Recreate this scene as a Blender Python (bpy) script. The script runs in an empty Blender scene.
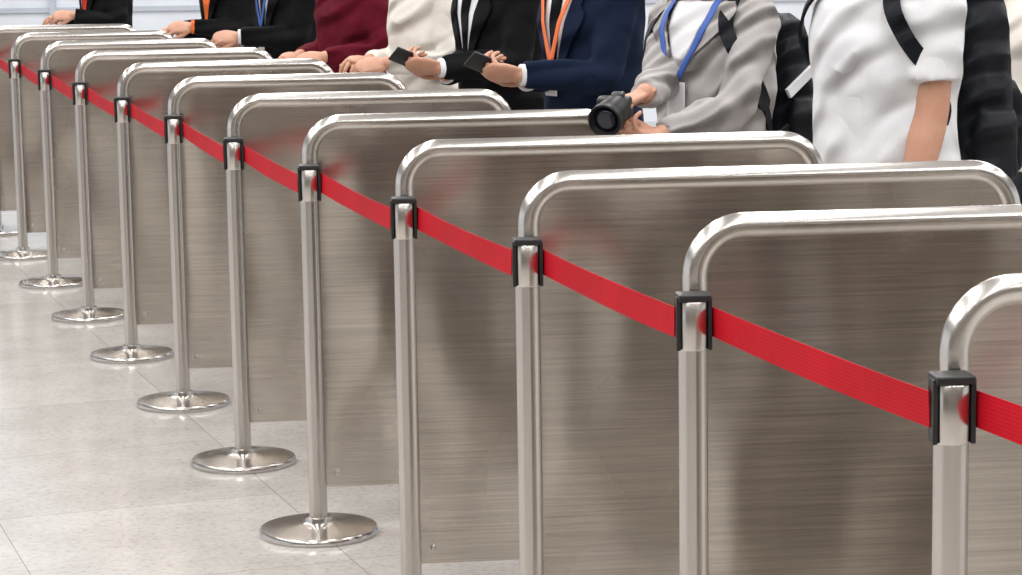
import bpy, bmesh, math, random
from mathutils import Vector, Matrix, Euler
random.seed(3)
C = bpy.context.scene.collection
sc = bpy.context.scene
try:
    sc.view_settings.view_transform = 'Standard'
    sc.view_settings.look = 'None'
except Exception: pass

# ------------------------------------------------------------ materials
def newmat(name):
    m = bpy.data.materials.new(name); m.use_nodes = True
    nt = m.node_tree; b = nt.nodes['Principled BSDF']
    return m, nt, b
def N(nt, t, **kw):
    n = nt.nodes.new(t)
    for k, v in kw.items():
        if k in n.inputs: n.inputs[k].default_value = v
        else: setattr(n, k, v)
    return n
def ramp(nt, stops):
    r = nt.nodes.new('ShaderNodeValToRGB'); e = r.color_ramp.elements
    while len(e) < len(stops): e.new(0.5)
    for i, (p, c) in enumerate(stops):
        e[i].position = p; e[i].color = (c[0], c[1], c[2], 1)
    return r

def steel(name, base=(.60,.565,.53), rough=.3, aniso=.6, streak=(3,3,160), var=.10, rv=.06, warp=0):
    m, nt, b = newmat(name); L = nt.links
    tc = N(nt, 'ShaderNodeTexCoord')
    oi = N(nt, 'ShaderNodeObjectInfo')
    off = N(nt, 'ShaderNodeVectorMath', operation='SCALE'); L.new(oi.outputs['Random'], off.inputs['Scale'])
    off.inputs[0].default_value = (17, 9, 23)
    add = N(nt, 'ShaderNodeVectorMath', operation='ADD'); L.new(tc.outputs['Object'], add.inputs[0]); L.new(off.outputs[0], add.inputs[1])
    mp = N(nt, 'ShaderNodeMapping'); mp.inputs['Scale'].default_value = streak
    L.new(add.outputs[0], mp.inputs[0])
    n1 = N(nt, 'ShaderNodeTexNoise', Scale=2.0, Detail=3.0); L.new(mp.outputs[0], n1.inputs['Vector'])
    lo = [c*(1-var) for c in base]; hi = [min(1, c*(1+var)) for c in base]
    r = ramp(nt, [(.3, lo), (.7, hi)]); L.new(n1.outputs[0], r.inputs[0]); L.new(r.outputs[0], b.inputs['Base Color'])
    n3 = N(nt, 'ShaderNodeTexNoise', Scale=2.5, Detail=1.0); L.new(add.outputs[0], n3.inputs['Vector'])
    mr = N(nt, 'ShaderNodeMapRange'); L.new(n3.outputs[0], mr.inputs[0])
    mr.inputs[1].default_value = .3; mr.inputs[2].default_value = .7
    mr.inputs[3].default_value = rough-rv; mr.inputs[4].default_value = rough+rv
    L.new(mr.outputs[0], b.inputs['Roughness'])
    if warp:
        m2 = N(nt, 'ShaderNodeMapping'); m2.inputs['Scale'].default_value = (2.6, 1, 1.1); L.new(add.outputs[0], m2.inputs[0])
        n4 = N(nt, 'ShaderNodeTexNoise', Scale=1.3, Detail=1.0); L.new(m2.outputs[0], n4.inputs['Vector'])
        bp = N(nt, 'ShaderNodeBump', Strength=1.0, Distance=warp); L.new(n4.outputs[0], bp.inputs['Height']); L.new(bp.outputs[0], b.inputs['Normal'])
    b.inputs['Metallic'].default_value = 1
    if aniso > 0:
        tg = N(nt, 'ShaderNodeTangent', direction_type='RADIAL', axis='Z'); L.new(tg.outputs[0], b.inputs['Tangent'])
        b.inputs['Anisotropic'].default_value = aniso
    return m
M_sheet = steel('brushed_steel_sheet', (.575,.53,.485), .25, .6, (2,2,170), .14, .04, .05)
M_tube = steel('steel_tube', (.68,.65,.62), .235, 0, (30,30,30), .05, .03)
M_post = steel('steel_post', (.59,.555,.52), .24, 0, (30,30,4), .04, .03)
M_base = steel('polished_steel_base', (.60,.575,.55), .2, 0, (8,8,8), .04, .03)

def plain(name, col, rough=.5, metal=0, spec=.5):
    m, nt, b = newmat(name)
    n = N(nt, 'ShaderNodeTexNoise', Scale=3.0, Detail=2.0)
    tc = N(nt, 'ShaderNodeTexCoord'); nt.links.new(tc.outputs['Object'], n.inputs['Vector'])
    r = ramp(nt, [(.3, [c*.95 for c in col]), (.7, [min(1, c*1.04) for c in col])])
    nt.links.new(n.outputs[0], r.inputs[0]); nt.links.new(r.outputs[0], b.inputs['Base Color'])
    b.inputs['Roughness'].default_value = rough; b.inputs['Metallic'].default_value = metal
    b.inputs['Specular IOR Level'].default_value = spec
    return m
def cloth(name, col, rough=.85, wr=.5, wscale=3.0, mlo=.36, mhi=.62):
    m, nt, b = newmat(name); L = nt.links
    tc = N(nt, 'ShaderNodeTexCoord')
    mp = N(nt, 'ShaderNodeMapping'); mp.inputs['Rotation'].default_value = (.5,.9,.3); L.new(tc.outputs['Object'], mp.inputs[0])
    wv = N(nt, 'ShaderNodeTexWave', Scale=wscale, Distortion=6.0, Detail=1.5, wave_type='BANDS', bands_direction='X', wave_profile='SIN')
    wv.inputs['Detail Scale'].default_value = .7; wv.inputs['Detail Roughness'].default_value = .4
    L.new(mp.outputs[0], wv.inputs['Vector'])
    n = N(nt, 'ShaderNodeTexNoise', Scale=4.5, Detail=1.0); L.new(tc.outputs['Object'], n.inputs['Vector'])
    mk = N(nt, 'ShaderNodeMapRange'); mk.inputs[1].default_value = mlo; mk.inputs[2].default_value = mhi; L.new(n.outputs[0], mk.inputs[0])
    ml = N(nt, 'ShaderNodeMath', operation='MULTIPLY'); L.new(wv.outputs['Fac'], ml.inputs[0]); L.new(mk.outputs[0], ml.inputs[1])
    w = N(nt, 'ShaderNodeTexNoise', Scale=260.0, Detail=1.0); L.new(tc.outputs['Object'], w.inputs['Vector'])
    r = ramp(nt, [(.35, [c*.97 for c in col]), (.65, [min(1, c*1.02) for c in col])])
    L.new(w.outputs[0], r.inputs[0]); L.new(r.outputs[0], b.inputs['Base Color'])
    b1 = N(nt, 'ShaderNodeBump', Strength=wr, Distance=.05); L.new(ml.outputs[0], b1.inputs['Height'])
    L.new(b1.outputs[0], b.inputs['Normal'])
    b.inputs['Roughness'].default_value = rough
    b.inputs['Specular IOR Level'].default_value = .12
    return m
def skinmat(name, col):
    m, nt, b = newmat(name)
    n = N(nt, 'ShaderNodeTexNoise', Scale=25.0, Detail=4.0)
    tc = N(nt, 'ShaderNodeTexCoord'); nt.links.new(tc.outputs['Object'], n.inputs['Vector'])
    r = ramp(nt, [(.3, (col[0]*.92, col[1]*.84, col[2]*.82)), (.7, col)])
    nt.links.new(n.outputs[0], r.inputs[0]); nt.links.new(r.outputs[0], b.inputs['Base Color'])
    b.inputs['Roughness'].default_value = .5
    b.inputs['Subsurface Weight'].default_value = .08
    b.inputs['Subsurface Radius'].default_value = (.02, .008, .004)
    return m
M_black = plain('black_plastic', (.010,.010,.011), .4)
M_glass = plain('lens_glass', (.01,.01,.02), .05)
M_rubber = plain('lens_rubber', (.006,.006,.007), .45, spec=.3)
M_bolt = plain('bolt_steel', (.6,.58,.55), .3, 1)
M_skin = skinmat('skin', (.52,.28,.19))
M_hair = plain('dark_hair', (.02,.015,.012), .45)
M_white = cloth('white_cotton', (.68,.68,.70), wr=.9, wscale=2.4)
M_grey = cloth('light_grey_linen', (.40,.38,.375), wr=1.0, wscale=3.8, mlo=.22, mhi=.48)
M_cream = cloth('cream_cloth', (.68,.64,.59), wr=.8)
M_navy = cloth('navy_wool', (.006,.012,.032), wr=.6)
M_blacksuit = cloth('black_wool', (.005,.005,.006), wr=.6)
M_maroon = cloth('maroon_cloth', (.10,.005,.014), wr=.7)
M_orange = cloth('orange_cloth', (.75,.16,.04), wr=.3)
M_redcl = cloth('red_cloth', (.65,.05,.03), wr=.3)
M_trou = cloth('dark_trousers', (.03,.032,.04), wr=.3)
M_nylon = cloth('black_nylon', (.008,.009,.013), rough=.5, wr=.9, wscale=4)
M_shoe = plain('black_leather', (.015,.013,.012), .3)
M_shirt = cloth('white_shirt', (.70,.71,.74), wr=.2)
M_lany_o = plain('orange_lanyard', (.80,.17,.05), .6)
M_lany_b = plain('blue_lanyard', (.03,.09,.36), .6)
M_eye = plain('eye_white', (.8,.8,.78), .2)
M_lip = plain('lip', (.45,.16,.14), .5)
M_card = plain('badge_card', (.72,.73,.75), .3)

def beltmat():
    m, nt, b = newmat('red_belt_webbing'); L = nt.links
    tc = N(nt, 'ShaderNodeTexCoord')
    w = N(nt, 'ShaderNodeTexWave', Scale=55.0, wave_type='BANDS', bands_direction='Z'); L.new(tc.outputs['Object'], w.inputs['Vector'])
    n = N(nt, 'ShaderNodeTexNoise', Scale=6.0); L.new(tc.outputs['Object'], n.inputs['Vector'])
    r = ramp(nt, [(.3, (.46,.003,.012)), (.7, (.56,.005,.018))]); L.new(n.outputs[0], r.inputs[0])
    mx = N(nt, 'ShaderNodeMixRGB', blend_type='MULTIPLY'); mx.inputs[0].default_value = .22
    L.new(r.outputs[0], mx.inputs[1]); L.new(w.outputs[0], mx.inputs[2]); L.new(mx.outputs[0], b.inputs['Base Color'])
    b.inputs['Roughness'].default_value = .6
    b.inputs['Specular IOR Level'].default_value = .15
    return m
M_belt = beltmat()

def floormat():
    m, nt, b = newmat('terrazzo_tile'); L = nt.links
    tc = N(nt, 'ShaderNodeTexCoord')
    mp = N(nt, 'ShaderNodeMapping'); mp.inputs['Rotation'].default_value = (0,0,math.radians(-19.5)); mp.inputs['Location'].default_value = (.25,.1,0); L.new(tc.outputs['Object'], mp.inputs[0])
    br = N(nt, 'ShaderNodeTexBrick'); br.offset = 0; br.squash = 1
    br.inputs['Scale'].default_value = 1; br.inputs['Brick Width'].default_value = .8; br.inputs['Row Height'].default_value = .8
    br.inputs['Mortar Size'].default_value = .0014; br.inputs['Mortar Smooth'].default_value = .1; br.inputs['Bias'].default_value = 0
    br.inputs['Color1'].default_value = (.47,.45,.425,1); br.inputs['Color2'].default_value = (.53,.51,.485,1); br.inputs['Mortar'].default_value = (.26,.245,.23,1)
    L.new(mp.outputs[0], br.inputs['Vector'])
    v = N(nt, 'ShaderNodeTexNoise', Scale=50.0, Detail=4.0, Roughness=.75); L.new(mp.outputs[0], v.inputs['Vector'])
    r = ramp(nt, [(.33, (.72,.70,.68)), (.47, (.95,.95,.95)), (.62, (1.0,1.0,1.0))]); L.new(v.outputs[0], r.inputs[0])
    c = N(nt, 'ShaderNodeTexNoise', Scale=3.0, Detail=6.0, Roughness=.65); L.new(mp.outputs[0], c.inputs['Vector'])
    r2 = ramp(nt, [(.35, (.84,.83,.82)), (.6, (1,1,1))]); L.new(c.outputs[0], r2.inputs[0])
    m1 = N(nt, 'ShaderNodeMixRGB', blend_type='MULTIPLY'); m1.inputs[0].default_value = 1; L.new(br.outputs[0], m1.inputs[1]); L.new(r.outputs[0], m1.inputs[2])
    m2 = N(nt, 'ShaderNodeMixRGB', blend_type='MULTIPLY'); m2.inputs[0].default_value = 1; L.new(m1.outputs[0], m2.inputs[1]); L.new(r2.outputs[0], m2.inputs[2])
    L.new(m2.outputs[0], b.inputs['Base Color'])
    b.inputs['Roughness'].default_value = .16
    return m

# ------------------------------------------------------------ mesh helpers
def mkobj(name, bm, mat, parent=None, smooth=True, loc=None):
    me = bpy.data.meshes.new(name); bm.normal_update(); bm.to_mesh(me); bm.free()
    if smooth:
        for p in me.polygons: p.use_smooth = True
    o = bpy.data.objects.new(name, me); C.objects.link(o)
    if mat: me.materials.append(mat)
    if parent: o.parent = parent
    if loc: o.location = loc
    return o
def empty(name, loc=(0,0,0), rz=0):
    e = bpy.data.objects.new(name, None); C.objects.link(e); e.location = loc; e.rotation_euler = (0,0,rz); e.empty_display_size = .2
    return e
def loft(bm, rings, cap=True):
    vr = [[bm.verts.new(p) for p in r] for r in rings]; n = len(rings[0])
    for a, b in zip(vr, vr[1:]):
        for i in range(n):
            bm.faces.new((a[i], a[(i+1)%n], b[(i+1)%n], b[i]))
    if cap:
        bm.faces.new(list(reversed(vr[0]))); bm.faces.new(vr[-1])
def catmull(pts, sub=5):
    out = []; n = len(pts)
    for i in range(n-1):
        p0 = pts[max(i-1,0)]; p1 = pts[i]; p2 = pts[i+1]; p3 = pts[min(i+2,n-1)]
        for k in range(sub):
            t = k/sub
            out.append([0.5*((2*b)+(-a+c)*t+(2*a-5*b+4*c-d)*t*t+(-a+3*b-3*c+d)*t**3) for a,b,c,d in zip(p0,p1,p2,p3)])
    out.append(list(pts[-1])); return out
def tube(bm, pts, radii, n=14, flat=1.0, ref=None, sub=5, capround=True):
    data = [list(p)+[r] for p, r in zip(pts, radii)]
    data = catmull(data, sub) if len(pts) > 2 and sub > 1 else data
    P = [Vector(d[:3]) for d in data]; R = [max(d[3], .001) for d in data]
    T = []
    for i in range(len(P)):
        a = P[max(i-1,0)]; b = P[min(i+1,len(P)-1)]; T.append((b-a).normalized())
    up = Vector(ref) if ref else (Vector((0,0,1)) if abs(T[0].z) < .9 else Vector((0,1,0)))
    rings = []
    def ring(c, t, r, up):
        nrm = (up - t*up.dot(t)).normalized(); bi = t.cross(nrm)
        return [c + nrm*(r*flat*math.sin(2*math.pi*k/n)) + bi*(r*math.cos(2*math.pi*k/n)) for k in range(n)]
    if capround:
        for a in (80, 60, 35, 15):
            a = math.radians(a); rings.append(ring(P[0]-T[0]*R[0]*math.sin(a), T[0], R[0]*math.cos(a), up))
    for c, t, r in zip(P, T, R):
        nrm = (up - t*up.dot(t))
        if nrm.length > .05: up = nrm.normalized()
        rings.append(ring(c, t, r, up))
    if capround:
        for a in (15, 35, 60, 80):
            a = math.radians(a); rings.append(ring(P[-1]+T[-1]*R[-1]*math.sin(a), T[-1], R[-1]*math.cos(a), up))
    loft(bm, rings)
def cyl(bm, a, b, r, n=24, r2=None):
    a = Vector(a); b = Vector(b); t = (b-a).normalized(); up = Vector((0,0,1)) if abs(t.z) < .9 else Vector((0,1,0))
    nrm = (up-t*up.dot(t)).normalized(); bi = t.cross(nrm); r2 = r if r2 is None else r2
    loft(bm, [[c+nrm*(q*math.sin(2*math.pi*k/n))+bi*(q*math.cos(2*math.pi*k/n)) for k in range(n)] for c, q in ((a,r),(b,r2))])
def box(bm, c, s, rot=None, bev=0):
    r = bmesh.ops.create_cube(bm, size=1); vs = r['verts']
    M = Matrix.Translation(c) @ (rot.to_4x4() if rot else Matrix.Identity(4)) @ Matrix.Diagonal((s[0],s[1],s[2],1))
    bmesh.ops.transform(bm, matrix=M, verts=vs)
    if bev:
        es = set(e for v in vs for e in v.link_edges)
        bmesh.ops.bevel(bm, geom=list(es), offset=bev, segments=3, affect='EDGES', profile=.5)
def lathe(bm, prof, n=48):
    rings = [[(r*math.cos(2*math.pi*k/n), r*math.sin(2*math.pi*k/n), z) for k in range(n)] for r, z in prof]
    loft(bm, rings)
def ell(z, hw, hd, oy=0, ox=0, n=32, e=2.3):
    out = []
    for k in range(n):
        a = 2*math.pi*k/n; c = math.cos(a); s = math.sin(a)
        out.append((ox+hw*math.copysign(abs(c)**(2/e), c), oy+hd*math.copysign(abs(s)**(2/e), s), z))
    return out
def autosmooth(o, ang=35):
    me = o.data
    bm = bmesh.new(); bm.from_mesh(me)
    for e in bm.edges:
        if len(e.link_faces) == 2 and e.calc_face_angle(0) > math.radians(ang): e.smooth = False
    bm.to_mesh(me); bm.free()
def remesh(o, vox, sm=4, disp=0, dscale=.15):
    md = o.modifiers.new('remesh', 'REMESH'); md.mode = 'VOXEL'; md.voxel_size = vox; md.use_smooth_shade = True
    s = o.modifiers.new('smooth', 'SMOOTH'); s.factor = .5; s.iterations = sm
    if disp:
        t = bpy.data.textures.new('folds', 'CLOUDS'); t.noise_scale = dscale; t.noise_depth = 1
        d = o.modifiers.new('folds', 'DISPLACE'); d.texture = t; d.strength = disp; d.mid_level = .5; d.texture_coords = 'GLOBAL'

# ------------------------------------------------------------ camera
H = 1.6109; th = .1485; ro = .0154; F = 2401
cam = bpy.data.cameras.new('camera'); co = bpy.data.objects.new('camera', cam); C.objects.link(co)
cam.sensor_width = 36; cam.lens = F/1022*36; cam.clip_end = 200
R_ = Vector((1,0,0)); U_ = Vector((0, math.sin(th), math.cos(th))); Fw = Vector((0, math.cos(th), -math.sin(th)))
ex = R_*math.cos(ro) - U_*math.sin(ro); ey = R_*math.sin(ro) + U_*math.cos(ro); ez = -Fw
Mx = Matrix((ex, ey, ez)).transposed().to_4x4(); Mx.translation = Vector((0,0,H)); co.matrix_world = Mx
sc.camera = co

# ------------------------------------------------------------ room
bm = bmesh.new(); bmesh.ops.create_grid(bm, x_segments=1, y_segments=1, size=16)
fl = mkobj('floor', bm, floormat(), smooth=False, loc=(0, 8, 0))
M_wall = plain('pale_blue_wall', (.80,.84,.91), .45)
M_mull = plain('mullion_paint', (.54,.58,.66), .4)
bm = bmesh.new(); box(bm, (0,20.1,2.25), (32,.2,4.5)); mkobj('wall_back', bm, M_wall, smooth=False)
bm = bmesh.new()
for i in range(-10, 11):
    box(bm, (i*1.35+.3, 19.98, 2.25), (.05,.05,4.5))
for z in (1.0, 2.3, 3.4): box(bm, (0,19.985,z), (32,.03,.04))
mkobj('trim_1', bm, M_mull, smooth=False)
M_fw = plain('warm_grey_wall', (.20,.17,.145), .6)
bm = bmesh.new(); box(bm, (0,-6.1,2.25), (32,.2,4.5)); mkobj('unseen_wall_front', bm, M_fw, smooth=False)  # unseen dark wall behind the camera, added for brownish reflections in the steel
M_ceil = plain('ceiling_panel', (.45,.44,.43), .7)
bm = bmesh.new(); box(bm, (0,7,4.6), (32,26.4,.1)); mkobj('unseen_ceiling', bm, M_ceil, smooth=False)  # out of view, added in grey to give the steel reflections contrast

# ------------------------------------------------------------ posts
posts = [(0.600,3.224),(0.305,3.987),(0.033,4.743),(-0.246,5.514),(-0.530,6.331),(-0.829,7.215),(-1.139,8.158),(-1.465,9.122),(-1.797,10.098),(-2.133,11.088),(-2.472,12.085),(-2.813,13.083)]
ANG = math.radians(6.0)
for i, (x, y) in enumerate(posts):
    e = empty('belt_stanchion', (x,y,0), ANG)
    bm = bmesh.new(); lathe(bm, [(.001,0),(.158,0),(.161,.004),(.161,.013),(.156,.019),(.12,.024),(.06,.028),(.042,.031),(.036,.034),(.034,.046),(.026,.048)])
    o = mkobj('base', bm, M_base, e); autosmooth(o, 40)
    bm = bmesh.new(); lathe(bm, [(.0245,.03),(.0245,.985)], 32); o = mkobj('pole', bm, M_post, e); autosmooth(o, 40)
    bm = bmesh.new()
    box(bm, (0,0,.9945), (.055,.050,.012), bev=.003)
    for sx in (-1,1):
        box(bm, (sx*.0262,0,.950), (.0055,.030,.090), bev=.002)
        box(bm, (sx*.0268,-.014,.950), (.007,.005,.090), bev=.001)
    box(bm, (0,.026,.945), (.04,.008,.09), bev=.002)
    o = mkobj('head', bm, M_black, e, smooth=False)
    bm = bmesh.new(); lathe(bm, [(.0245,.905),(.0262,.908),(.0262,.986),(.025,.988)], 32)
    o = mkobj('head_sleeve', bm, M_post, e); autosmooth(o, 40)
ca, sa = math.cos(ANG), math.sin(ANG)
def belt(a, b, sag):
    d = b-a; L_ = d.length; t = d.normalized(); nn = Vector((t.y,-t.x,0)).normalized()
    bm = bmesh.new(); rings = []
    K = 24; h = .0255
    for k in range(K+1):
        u = k/K; p = t*(L_*u) + Vector((0,0,-sag*4*u*(1-u))); tw = .0012*math.sin(u*6+a.x*5)
        rings.append([p+nn*(.0008+tw)+Vector((0,0,h)), p+nn*(.0008-tw)+Vector((0,0,-h)), p-nn*(.0008+tw)+Vector((0,0,-h)), p-nn*(.0008-tw)+Vector((0,0,h))])
    loft(bm, rings); mkobj('retractable_belt', bm, M_belt, smooth=False, loc=a)
ZB = .952
for i in range(len(posts)-1):
    belt(Vector((posts[i+1][0]+.031*ca, posts[i+1][1]+.031*sa, ZB)), Vector((posts[i][0]-.031*ca, posts[i][1]-.031*sa, ZB)), .0035)
belt(Vector((posts[0][0]+.031*ca, posts[0][1]+.031*sa, ZB)), Vector((.89, 2.50, ZB)), .003)

# ------------------------------------------------------------ barrier panels
lens = [1.03,1.03,1.04,1.02,.86,.875,.83,.84,.85,.84,.84,.84]
TOP = 1.128; RT = .0215; RC = .085
for i, (x, y) in enumerate(posts):
    W = lens[i]; v = Vector((x, y, 0)).normalized()
    e = empty('barrier_panel', (x+v.x*.056+.004*ca, y+v.y*.056, 0), ANG)
    zc = TOP-RT; pts = [(0,0,0.0),(0,0,zc-RC)]
    x0 = 0; x1 = W-2*RT
    for k in range(1,10):
        a = math.pi - k*math.pi/20; pts.append((RC+RC*math.cos(a), 0, zc-RC+RC*math.sin(a)))
    pts += [(RC,0,zc),(x1-RC,0,zc)]
    for k in range(1,10):
        a = math.pi/2 - k*math.pi/20; pts.append((x1-RC+RC*math.cos(a), 0, zc-RC+RC*math.sin(a)))
    pts += [(x1,0,zc-RC),(x1,0,0)]
    bm = bmesh.new(); tube(bm, pts, [RT]*len(pts), n=24, ref=(0,1,0), sub=1, capround=False)
    o = mkobj('frame_tube', bm, M_tube, e)
    bm = bmesh.new(); out = []
    g = .010; zb = .115; rr = RC-g
    out.append((g, zb)); out.append((g, zc-RC))
    for k in range(1,9):
        a = math.pi - k*math.pi/16; out.append((RC+rr*math.cos(a), zc-RC+rr*math.sin(a)))
    out.append((x1-RC, zc-g))
    for k in range(1,9):
        a = math.pi/2 - k*math.pi/16; out.append((x1-RC+rr*math.cos(a), zc-RC+rr*math.sin(a)))
    out.append((x1-g, zb))
    fr = [bm.verts.new((p[0], -.004, p[1])) for p in out]; bk = [bm.verts.new((p[0], .004, p[1])) for p in out]
    bm.faces.new(fr); bm.faces.new(list(reversed(bk)))
    for k in range(len(out)):
        j = (k+1) % len(out); bm.faces.new((fr[k], bk[k], bk[j], fr[j]))
    bmesh.ops.recalc_face_normals(bm, faces=bm.faces)
    mkobj('sheet', bm, M_sheet, e, smooth=False)
    bm = bmesh.new()
    for bx in (.050, x1-.050):
        for bz in (.155, .93):
            for s in (-1,1):
                cyl(bm, (bx, s*.003, bz), (bx, s*.008, bz), .010, 16); cyl(bm, (bx, s*.008, bz), (bx, s*.013, bz), .0065, 12, .004)
    o = mkobj('bolts', bm, M_bolt, e); autosmooth(o)
    bm = bmesh.new()
    for bx in (0, x1): 
        cyl(bm, (bx,0,0), (bx,0,.006), .036, 24)
    mkobj('foot_flange', bm, M_tube, e, smooth=False)

# ------------------------------------------------------------ people
def ik(S, W, l1, l2, pole):
    S = Vector(S); W = Vector(W); d = W-S; L = min(d.length, (l1+l2)*.995); dn = d.normalized(); W2 = S+dn*L
    a = (l1*l1-l2*l2+L*L)/(2*L); h = math.sqrt(max(l1*l1-a*a, 0)); p = Vector(pole); p = (p-dn*p.dot(dn)).normalized()
    return S+dn*a+p*h, W2
def hand(name, parent, wrist, d, nrm, mat, side, curl=(35,40,30), spread=6, thumb=(35, 35), scale=1.0, thumb_in=.6):
    d = Vector(d).normalized(); nrm = Vector(nrm); nrm = (nrm-d*nrm.dot(d)).normalized(); sx = d.cross(nrm)*side
    w = Vector(wrist)
    def T(a, b, c): return w+sx*(a*scale)+d*(b*scale)+nrm*(c*scale)
    bm = bmesh.new()
    tube(bm, [T(0,-.012,0), T(0,.004,0), T(.0,.025,0), T(0,.06,0), T(0,.088,.002)], [r*scale for r in (.025,.027,.034,.041,.037)], n=20, flat=.42, ref=nrm, capround=True)
    tube(bm, [T(0,-.008,0), T(0,.015,0)], [.023*scale,.025*scale], flat=.8, ref=nrm)
    tube(bm, [T(.018,.015,.006), T(.030,.045,.010)], [.014*scale,.013*scale], sub=1)
    base = [(.030,.088,(.042,.025,.021),.0088),(.010,.094,(.047,.028,.022),.0091),(-.011,.091,(.043,.026,.021),.0087),(-.030,.081,(.034,.020,.018),.0077)]
    for k, (bx, by, segs, r) in enumerate(base):
        ang = math.radians(8); sp = math.radians((1.3-k)*spread)
        p = [T(bx*.85, by-.03, 0), T(bx, by, 0)]; cur = Vector((bx, by, 0))
        for q, s in enumerate(segs):
            ang += math.radians(curl[q]*(1+.12*k*(1 if q == 0 else .4)))
            cur = cur+Vector((math.sin(sp)*math.cos(ang), math.cos(sp)*math.cos(ang), math.sin(ang)))*s
            p.append(T(*cur))
        tube(bm, p, [r*1.1*scale, r*1.1*scale, r*scale, r*.92*scale, r*.78*scale], n=10, sub=3)
    a = math.radians(thumb[0]); b_ = math.radians(thumb[1]); c = Vector((.022,.022,.006)); p = [T(*c)]
    for s, ad in ((.042,0),(.032,-18),(.026,-20)):
        aa = a+math.radians(ad); c = c+Vector((math.sin(aa)*(1-.2*thumb_in), math.cos(aa), math.sin(b_)*thumb_in))*s*.92; p.append(T(*c))
    tube(bm, p, [r*scale for r in (.014,.0125,.0105,.0085)], n=10, sub=3)
    o = mkobj(name, bm, mat, parent); remesh(o, .0030, 2)
    return o

def ring_at(rings, z):
    rs = sorted(rings)
    if z <= rs[0][0]: return rs[0][1:]
    for a, b in zip(rs, rs[1:]):
        if z <= b[0]:
            t = (z-a[0])/(b[0]-a[0]); return tuple(a[k]*(1-t)+b[k]*t for k in (1,2,3))
    return rs[-1][1:]
def surf(rings, a, z, off):
    hw, hd, oy = ring_at(rings, z); e = 2.3; s = math.sin(a); c = math.cos(a)
    return Vector(((hw+off)*math.copysign(abs(s)**(2/e), s), oy+(hd+off)*math.copysign(abs(c)**(2/e), c), z))
def patch(name, parent, rings, rows, off, mat, thick=.003, nx=8):
    bm = bmesh.new(); g = []
    for z, a0, a1 in rows:
        g.append([bm.verts.new(surf(rings, a0+(a1-a0)*k/nx, z, off)) for k in range(nx+1)])
    for r0, r1 in zip(g, g[1:]):
        for k in range(nx): bm.faces.new((r0[k], r0[k+1], r1[k+1], r1[k]))
    o = mkobj(name, bm, mat, parent); s = o.modifiers.new('thick', 'SOLIDIFY'); s.thickness = thick; s.offset = 0
    return o
def interp_rows(keys, n=14):
    out = []
    for i in range(n+1):
        z = keys[0][0]+(keys[-1][0]-keys[0][0])*i/n
        for a, b in zip(keys, keys[1:]):
            if (a[0]-z)*(b[0]-z) <= 1e-9:
                t = (z-a[0])/(b[0]-a[0]) if b[0] != a[0] else 0
                out.append((z, a[1]*(1-t)+b[1]*t, a[2]*(1-t)+b[2]*t)); break
    return out

def head(parent, zc, skin, hair, longhair=False):
    e = parent
    bm = bmesh.new()
    tube(bm, [(0,-.01,zc-.24),(0,.0,zc-.16),(0,.01,zc-.06)], [.062,.054,.054], n=18)
    rings = [ell(zc-.125,.022,.028,.055),ell(zc-.115,.042,.05,.038),ell(zc-.085,.058,.072,.018),ell(zc-.04,.068,.086,.008),ell(zc,.074,.094,0),ell(zc+.045,.077,.097,-.004),ell(zc+.085,.068,.084,-.008),ell(zc+.108,.046,.058,-.01),ell(zc+.118,.015,.02,-.01)]
    loft(bm, rings)
    tube(bm, [(0,.092,zc+.015),(0,.104,zc-.012),(0,.113,zc-.034)], [.009,.011,.014], n=10)
    tube(bm, [(-.011,.10,zc-.037),(.011,.10,zc-.037)], [.009,.009], n=8, sub=1)
    for s in (-1,1):
        tube(bm, [(s*.076,-.012,zc+.022),(s*.083,-.018,zc+.005),(s*.077,-.008,zc-.03)], [.010,.015,.009], n=10, flat=.6, ref=(1,0,0))
        tube(bm, [(s*.015,.088,zc+.024),(s*.045,.076,zc+.026)], [.008,.007], n=8, sub=1)
    o = mkobj('head', bm, skin, e); remesh(o, .005, 4)
    for s in (-1,1):
        bm = bmesh.new(); bmesh.ops.create_uvsphere(bm, u_segments=16, v_segments=10, radius=.0125); mkobj('eye', bm, M_eye, e, loc=(s*.031,.080,zc+.006))
        bm = bmesh.new(); bmesh.ops.create_uvsphere(bm, u_segments=12, v_segments=8, radius=.006); mkobj('iris', bm, M_hair, e, loc=(s*.031,.0895,zc+.006))
        bm = bmesh.new(); tube(bm, [(s*.016,.097,zc+.03),(s*.032,.093,zc+.034),(s*.048,.08,zc+.029)], [.003,.004,.002], n=8); mkobj('eyebrow', bm, hair, e)
    bm = bmesh.new(); tube(bm, [(-.024,.083,zc-.066),(0,.094,zc-.064),(.024,.083,zc-.066)], [.003,.007,.003], n=8); mkobj('mouth', bm, M_lip, e)
    bm = bmesh.new()
    rings = [ell(zc-.055,.062,.04,-.062),ell(zc-.02,.077,.062,-.045),ell(zc+.02,.083,.075,-.034),ell(zc+.06,.085,.102,-.012),ell(zc+.10,.073,.092,-.012),ell(zc+.126,.045,.06,-.014),ell(zc+.134,.012,.02,-.014)]
    loft(bm, rings)
    if longhair: tube(bm, [(0,-.07,zc+.04),(0,-.10,zc-.06),(0,-.10,zc-.2)], [.06,.07,.045], n=16)
    o = mkobj('hair', bm, hair, e); remesh(o, .006, 3, .006, .03)

TM = [(.88,.175,.120,0),(.96,.178,.125,0),(1.05,.172,.122,.004),(1.15,.182,.124,.004),(1.26,.198,.126,.002),(1.34,.196,.116,-.005),(1.39,.170,.092,-.012),(1.425,.115,.072,-.018),(1.455,.070,.062,-.02),(1.475,.064,.060,-.02)]
def scale_rings(rs, k, w): return [(z*k, a*w, b*w, c) for z, a, b, c in rs]

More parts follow.
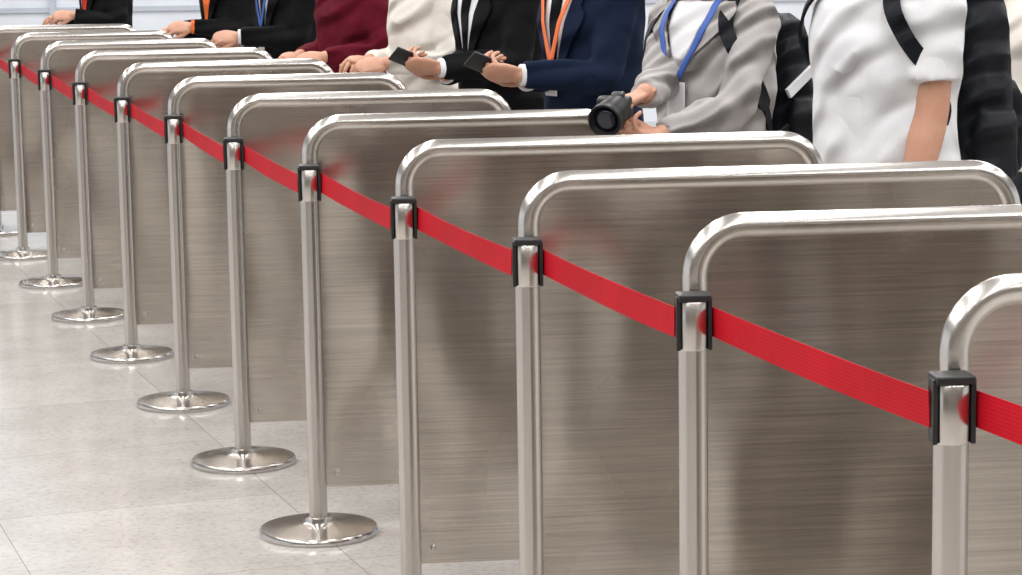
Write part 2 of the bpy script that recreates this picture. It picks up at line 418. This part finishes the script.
def person(name, x, y, face, k=1.0, w=1.0, top=None, jacket=False, Lw=None, Rw=None, skin=M_skin, tee=False, shirt=None, lany=None, lz=1.13,
           trous=M_trou, longhair=False, Ln=(.3,0,-1), Rn=(-.3,0,-1), Ld=None, Rd=None, fold=.012, fsc=.16, Lpole=(-.35,-.5,-1), Rpole=(.35,-.5,-1), curl=(30,35,25), cuff=None, gname=None, thumb=(35,35)):
    ph = math.atan2(-face[0], face[1]); e = empty(name, (x,y,0), ph)
    inv = Matrix.Rotation(-ph, 3, 'Z')
    def loc(p): 
        if p is None: return None
        return inv @ (Vector(p)-Vector((x,y,0)))
    def dirl(p): return inv @ Vector(p)
    rs = scale_rings(TM, k, w)
    if jacket: rs = [(z, a+.010, b+.010, c) for z, a, b, c in rs]; rs = [(.80*k, .20*w, .14*w, 0)]+rs
    bm = bmesh.new()
    loft(bm, [ell(z, a, b, c) for z, a, b, c in rs])
    sh = {}; el = {}; wr = {}
    for s, tgt, pole in ((-1, Lw, Lpole), (1, Rw, Rpole)):
        S = Vector((s*.160*w, -.005, 1.37*k)); sh[s] = S
        if tgt is None: W = Vector((s*.225*w, .06, .86*k))
        else: W = loc(tgt)
        E, W = ik(S, W, .285*k, .255*k, (s*abs(pole[0]), pole[1], pole[2])); el[s] = E; wr[s] = W
        nk = Vector((s*.07*w, -.012, 1.405*k))
        if tee:
            q = S.lerp(E, .74); tube(bm, [nk, S, S.lerp(E,.35), q], [.045,.058*w,.062*w,.065*w], n=20, capround=False)
        else:
            c = W-(W-E).normalized()*.006
            g = .008 if jacket else .004
            tube(bm, [nk, S, S.lerp(E,.5), E, E.lerp(c,.5), c], [.045,.058*w+g*.5,.055*w+g*.5,.049*w+g,.043*w+g,.035*w+g], n=20, sub=5, capround=False)
    gn = gname or ('jacket' if jacket else ('t_shirt' if tee else 'shirt'))
    o = mkobj(gn, bm, top, e); remesh(o, .0095, 5, fold, fsc)
    for s in (-1,1):
        E, W, S = el[s], wr[s], sh[s]; d = (W-E).normalized()
        bm = bmesh.new()
        if tee: tube(bm, [S.lerp(E,.4), S.lerp(E,.75), E, E.lerp(W,.3), E.lerp(W,.7), W], [.052,.048,.045,.045,.036,.028], n=18)
        else: tube(bm, [E.lerp(W,.5), W], [.032,.026], n=16, sub=1)
        mkobj('forearm', bm, skin, e)
        if cuff and not tee:
            bm = bmesh.new(); cyl(bm, W-d*.03, W+d*.006, .035, 24, .034); mkobj('shirt_cuff', bm, cuff, e)
        dd = (Ld if s < 0 else Rd); dd = dirl(dd) if dd else d; nn = dirl(Ln if s < 0 else Rn)
        if s > 0 and Rw is None: nn = Vector((-1,0,0))
        if s < 0 and Lw is None: nn = Vector((1,0,0))
        hand('hand', e, W, dd, nn, skin, (1 if s < 0 else -1), curl=curl, thumb=thumb)
    if shirt:
        patch('shirt_front', e, rs, interp_rows([(1.06*k,-.01,.01),(1.25*k,-.24,.24),(1.41*k,-.55,.55)]), .004, shirt)
        for s in (-1,1):
            patch('lapel', e, rs, interp_rows([(1.05*k, s*.0, s*.03),(1.18*k, s*.14, s*.36),(1.28*k, s*.27, s*.66),(1.32*k, s*.33, s*.52),(1.42*k, s*.55, s*.85)]), .011, top, .004)
        patch('necktie', e, rs, interp_rows([(1.10*k,-.03,.03),(1.3*k,-.10,.10),(1.40*k,-.12,.12)]), .009, M_blacksuit) if shirt is M_shirt and jacket else None
    if lany:
        for s in (-1,1):
            patch('lanyard', e, rs, interp_rows([(lz*k, s*.0-.03, s*.0+.05),(1.28*k, s*.20-.04, s*.20+.04),(1.40*k, s*.42-.06, s*.42+.06),(1.44*k, s*.7-.1, s*.7+.1)]), .021, lany, .002, 3)
        p = surf(rs, 0, (lz-.05)*k, .022)
        bm = bmesh.new(); box(bm, p, (.07,.004,.10), bev=.002); mkobj('badge', bm, M_card, e, smooth=False)
    bm = bmesh.new()
    loft(bm, [ell(z*k, a*w, b*w, c) for z, a, b, c in [(.78,.165,.115,-.005),(.86,.17,.12,-.005),(.93,.162,.112,0),(1.0,.155,.105,0)]])
    for s in (-1,1):
        tube(bm, [(s*.085*w,-.005,.85*k),(s*.095*w,0,.70*k),(s*.105,.01,.48*k),(s*.11,-.005,.28*k),(s*.115,-.015,.09)], [.09*w,.088*w,.066,.058,.052], n=20)
    o = mkobj('trousers', bm, trous, e); remesh(o, .014, 4)
    for s in (-1,1):
        bm = bmesh.new()
        cx = s*.118
        loft(bm, [[(cx+hw*math.cos(2*math.pi*q/20), yy+hl*math.sin(2*math.pi*q/20), z) for q in range(20)] for z, hw, hl, yy in [(.0,.044,.130,.045),(.02,.047,.135,.045),(.045,.045,.125,.035),(.07,.042,.085,.0),(.10,.038,.055,-.02)]])
        mkobj('shoe', bm, M_shoe, e)
    head(e, 1.60*k, skin, M_hair, longhair)
    return e, rs, wr, el

def backpack(e, rs, mat, z0, z1, k=1.0, w=.30, dep=.19):
    hd = .125; bm = bmesh.new()
    zs = [(0,.80,.75),(.03,.93,.9),(.12,1,1),(.5,1,1.0),(.75,.96,.92),(.92,.80,.75),(1,.5,.5)]
    loft(bm, [ell(z0+(z1-z0)*t, w/2*a, dep/2*b, -hd-.005-dep/2, n=32, e=3.2) for t, a, b in zs])
    zs = [(0,.85,.7),(.06,1,1),(.8,1,1),(1,.8,.4)]
    loft(bm, [ell(z0+.03+(z1-z0)*.45*t, w/2*.82*a, .035*b, -hd-dep-.015, n=24, e=3) for t, a, b in zs])
    for s in (-1,1):
        loft(bm, [ell(z0+.02+(z1-z0)*.35*t, .022*b, dep*.33*a, -hd-dep/2, s*(w/2+.008), n=20, e=3) for t, a, b in zs])
    o = mkobj('backpack_body', bm, mat, e); remesh(o, .008, 4, .014, .09)
    bm = bmesh.new(); tube(bm, [(-.04,-hd-.04,z1-.01),(-.03,-hd-.03,z1+.03),(.03,-hd-.03,z1+.03),(.04,-hd-.04,z1-.01)], [.008]*4, n=8); mkobj('grab_handle', bm, mat, e)
    for s in (-1,1):
        bm = bmesh.new(); zt = 1.42*k
        P = [Vector((s*.085,-hd-.01,zt-.06)), Vector((s*.10,-.07,zt+.005)), Vector((s*.112,0,zt+.014)), Vector((s*.118,.06,zt-.018))]
        for z in (1.34,1.26,1.18,1.10):
            a = {1.34:.68,1.26:.95,1.18:1.4,1.10:1.7}[z]; P.append(surf(rs, s*a, z*k, .014 if z > 1.2 else .004))
        P.append(Vector((s*.185,-.04,1.03*k))); P.append(Vector((s*.15,-hd-.02,z0+.08)))
        data = catmull([list(p) for p in P], 6); V = [Vector(p) for p in data]
        hw = .021; g = []
        for i, p in enumerate(V):
            t = (V[min(i+1,len(V)-1)]-V[max(i-1,0)]).normalized()
            f = min(1, max(0, (p.z-(zt-.06))/.05)); out = Vector((p.x-s*.05, p.y+.02, 0)).normalized()*(1-f)+Vector((0,.0,1))*f
            sd = t.cross(out).normalized(); hh = hw if i < len(V)-14 else .010
            ot = sd.cross(t).normalized()
            g.append([p-sd*hh-ot*.004, p+sd*hh-ot*.004, p+sd*hh+ot*.004, p-sd*hh+ot*.004])
        loft(bm, g); mkobj('shoulder_strap', bm, mat, e, smooth=False)

# A: white t-shirt with black backpack
A, rs, wr, el = person('man_in_white_t_shirt_with_backpack', .965, 6.15, (-.86,-.51), k=1.05, w=1.20, top=M_white, tee=True, trous=M_trou, fold=.022, fsc=.13,
    Lw=(.985,5.92,.87), Lpole=(-.05,-.7,-.2), Rw=(.91,6.34,.87), Rpole=(.0,-.7,-.2), curl=(20,25,20))
backpack(A, rs, M_nylon, .93, 1.47, 1.05, .31, .21)
# B: grey shirt, camera
B, rs, wr, el = person('photographer_in_grey_shirt', .585, 6.82, (-.75,-.66), k=.99, w=1.04, top=M_grey, lany=M_lany_b, lz=1.19, trous=M_trou, longhair=True, fold=.026, fsc=.08,
    Rw=(.37,6.49,1.165), Rd=(-.80,-.45,-.30), Rn=(-.15,-.1,-1), Lw=(.41,6.45,1.055), Ld=(-.85,-.4,.1), Ln=(0,.0,1), curl=(30,45,35), thumb=(45,50))
backpack(B, rs, M_nylon, .96, 1.36, .99, .28, .18)
patch('undershirt', B, rs, interp_rows([(1.2,-.02,.02),(1.34,-.25,.25),(1.40,-.5,.5)]), .008, M_white)
for s in (-1,1): patch('collar', B, rs, interp_rows([(1.24, s*.08, s*.12),(1.33, s*.25, s*.62),(1.40, s*.5, s*.95)]), .016, M_grey, .005)
patch('button_placket', B, rs, interp_rows([(.90,-.06,.06),(1.22,-.06,.06)]), .010, M_grey, .005)
bm = bmesh.new(); box(bm, (-.150,-.225,1.185), (.012,.19,.030), rot=Matrix.Rotation(math.radians(-32),3,'X'), bev=.003); mkobj('reflective_strip', bm, M_shirt, B, smooth=False)
cm = empty('camera_with_lens', (.275,6.36,1.120), 0)
ld = Vector((-.38,-.88,-.25)).normalized(); q = ld.to_track_quat('Z','Y'); cm.rotation_mode = 'QUATERNION'; cm.rotation_quaternion = q
bm = bmesh.new(); lathe(bm, [(.034,-.04),(.040,-.038),(.040,.0),(.0435,.003),(.0435,.035),(.042,.038),(.046,.040),(.046,.060),(.044,.062),(.040,.060),(.036,.050),(.030,.044)], 40)
o = mkobj('lens_barrel', bm, M_rubber, cm); autosmooth(o, 30)
bm = bmesh.new(); lathe(bm, [(.0355,.048),(.02,.051),(.001,.052)], 32); mkobj('front_glass', bm, M_glass, cm)
bm = bmesh.new(); lathe(bm, [(.0405,.040),(.0445,.0415),(.0405,.043)], 32); mkobj('silver_ring', bm, M_bolt, cm)
bm = bmesh.new(); box(bm, (-.012,.0,-.055), (.095,.060,.035), bev=.010); box(bm, (0,.033,-.055), (.035,.018,.028), bev=.006); mkobj('camera_body', bm, M_black, cm)

def phone_in_hand(wr, d, n, up):
    d = Vector(d).normalized(); n = Vector(n); n = (n-d*n.dot(d)).normalized()
    ya = (d*.85+Vector(up)*.5); ya = (ya-n*ya.dot(n)).normalized(); xa = ya.cross(n)
    p = empty('smartphone'); M = Matrix((xa, ya, n)).transposed().to_4x4(); M.translation = Vector(wr)+d*.105+n*.024; p.matrix_world = M
    bm = bmesh.new(); box(bm, (0,0,0), (.070,.145,.008), bev=.003); mkobj('case', bm, M_black, p)
    bm = bmesh.new(); box(bm, (0,0,.0042), (.064,.138,.0012)); mkobj('screen', bm, M_glass, p, smooth=False)
# C: navy suit
kw = dict(Ld=(-1,-.15,.12), Ln=(.1,.75,.65), Rd=(-.95,-.3,.1), Rn=(.1,-.4,.9), curl=(38,42,30), thumb=(25,60))
Cc, rs, wr, el = person('man_in_navy_suit', .28, 7.85, (-.86,-.5), k=1.04, w=1.03, top=M_navy, jacket=True, shirt=M_shirt, lany=M_lany_o,
    Lw=(.045,7.55,1.155), Rw=(.06,7.66,1.13), cuff=M_shirt, **kw)
phone_in_hand((.045,7.55,1.155), kw['Ld'], kw['Ln'], (0,0,1))
# D: black suit
D, rs, wr, el = person('man_in_black_suit', -.02, 8.75, (-.86,-.5), k=1.04, w=1.05, top=M_blacksuit, jacket=True, shirt=M_shirt,
    Lw=(-.235,8.45,1.13), Rw=(-.22,8.56,1.10), cuff=M_shirt, **kw)
phone_in_hand((-.235,8.45,1.13), kw['Ld'], kw['Ln'], (0,0,1))
# E: cream top
person('woman_in_cream_blouse', -.33, 9.65, (-.86,-.5), k=1.0, w=.98, top=M_cream, gname='blouse', fold=.022, fsc=.1, Lw=(-.47,9.37,1.10), Ld=(-1,-.1,-.1), Ln=(0,.6,-.6), Rw=(-.55,9.6,1.10), longhair=True)
# F: maroon
person('woman_in_maroon_top', -.68, 10.55, (-.80,-.6), k=1.0, w=1.02, top=M_maroon, fold=.022, fsc=.1, Lw=(-.78,10.28,1.08), Ld=(-1,-.1,-.1), Ln=(0,.6,-.6), Rw=(-.90,10.45,1.08), longhair=True)
# G: black suit with blue lanyard
person('man_in_black_suit_with_lanyard', -1.02, 11.46, (-.86,-.5), k=1.03, w=1.03, top=M_blacksuit, jacket=True, shirt=M_shirt, lany=M_lany_b,
    Lw=(-1.25,11.26,1.13), Ld=(-1,-.1,0), Ln=(0,.6,-.6), Rw=(-1.27,11.4,1.1), cuff=M_shirt)
# H
person('man_in_black_jacket_with_orange_shirt', -1.42, 12.5, (-.86,-.5), k=1.03, w=1.0, top=M_blacksuit, jacket=True, shirt=M_orange, lany=None,
    Lw=(-1.60,12.27,1.14), Ld=(-1,-.1,0), Ln=(0,.6,-.6), Rw=(-1.68,12.4,1.12), cuff=M_orange)
# I
person('woman_in_dark_suit', -2.36, 14.3, (-.86,-.5), k=1.0, w=1.0, top=M_blacksuit, jacket=True, shirt=M_redcl,
    Lw=(-2.52,14.05,1.15), Ld=(-1,-.1,0), Ln=(0,.6,-.6), Rw=(-2.6,14.2,1.12), longhair=True)
# K: right edge
person('woman_in_white_blouse', 1.66, 7.3, (-.8,-.6), k=.97, w=1.0, top=M_cream, gname='blouse', longhair=True)

# ------------------------------------------------------------ light
wd = bpy.data.worlds.new('World'); sc.world = wd; wd.use_nodes = True; nt = wd.node_tree; bg = nt.nodes['Background']
bg.inputs[0].default_value = (.95,.97,1,1); bg.inputs[1].default_value = .88
def area(name, loc, size, power, col=(1,.99,.975), rot=(0,0,0)):
    l = bpy.data.lights.new(name, 'AREA'); l.shape = 'RECTANGLE'; l.size = size[0]; l.size_y = size[1]; l.energy = power; l.color = col
    o = bpy.data.objects.new(name, l); C.objects.link(o); o.location = loc; o.rotation_euler = rot
for X in (-6,-3.6,-1.2,1.2,3.6,6):
    area('ceiling_light', (X,7,4.5), (.35,22), 375)
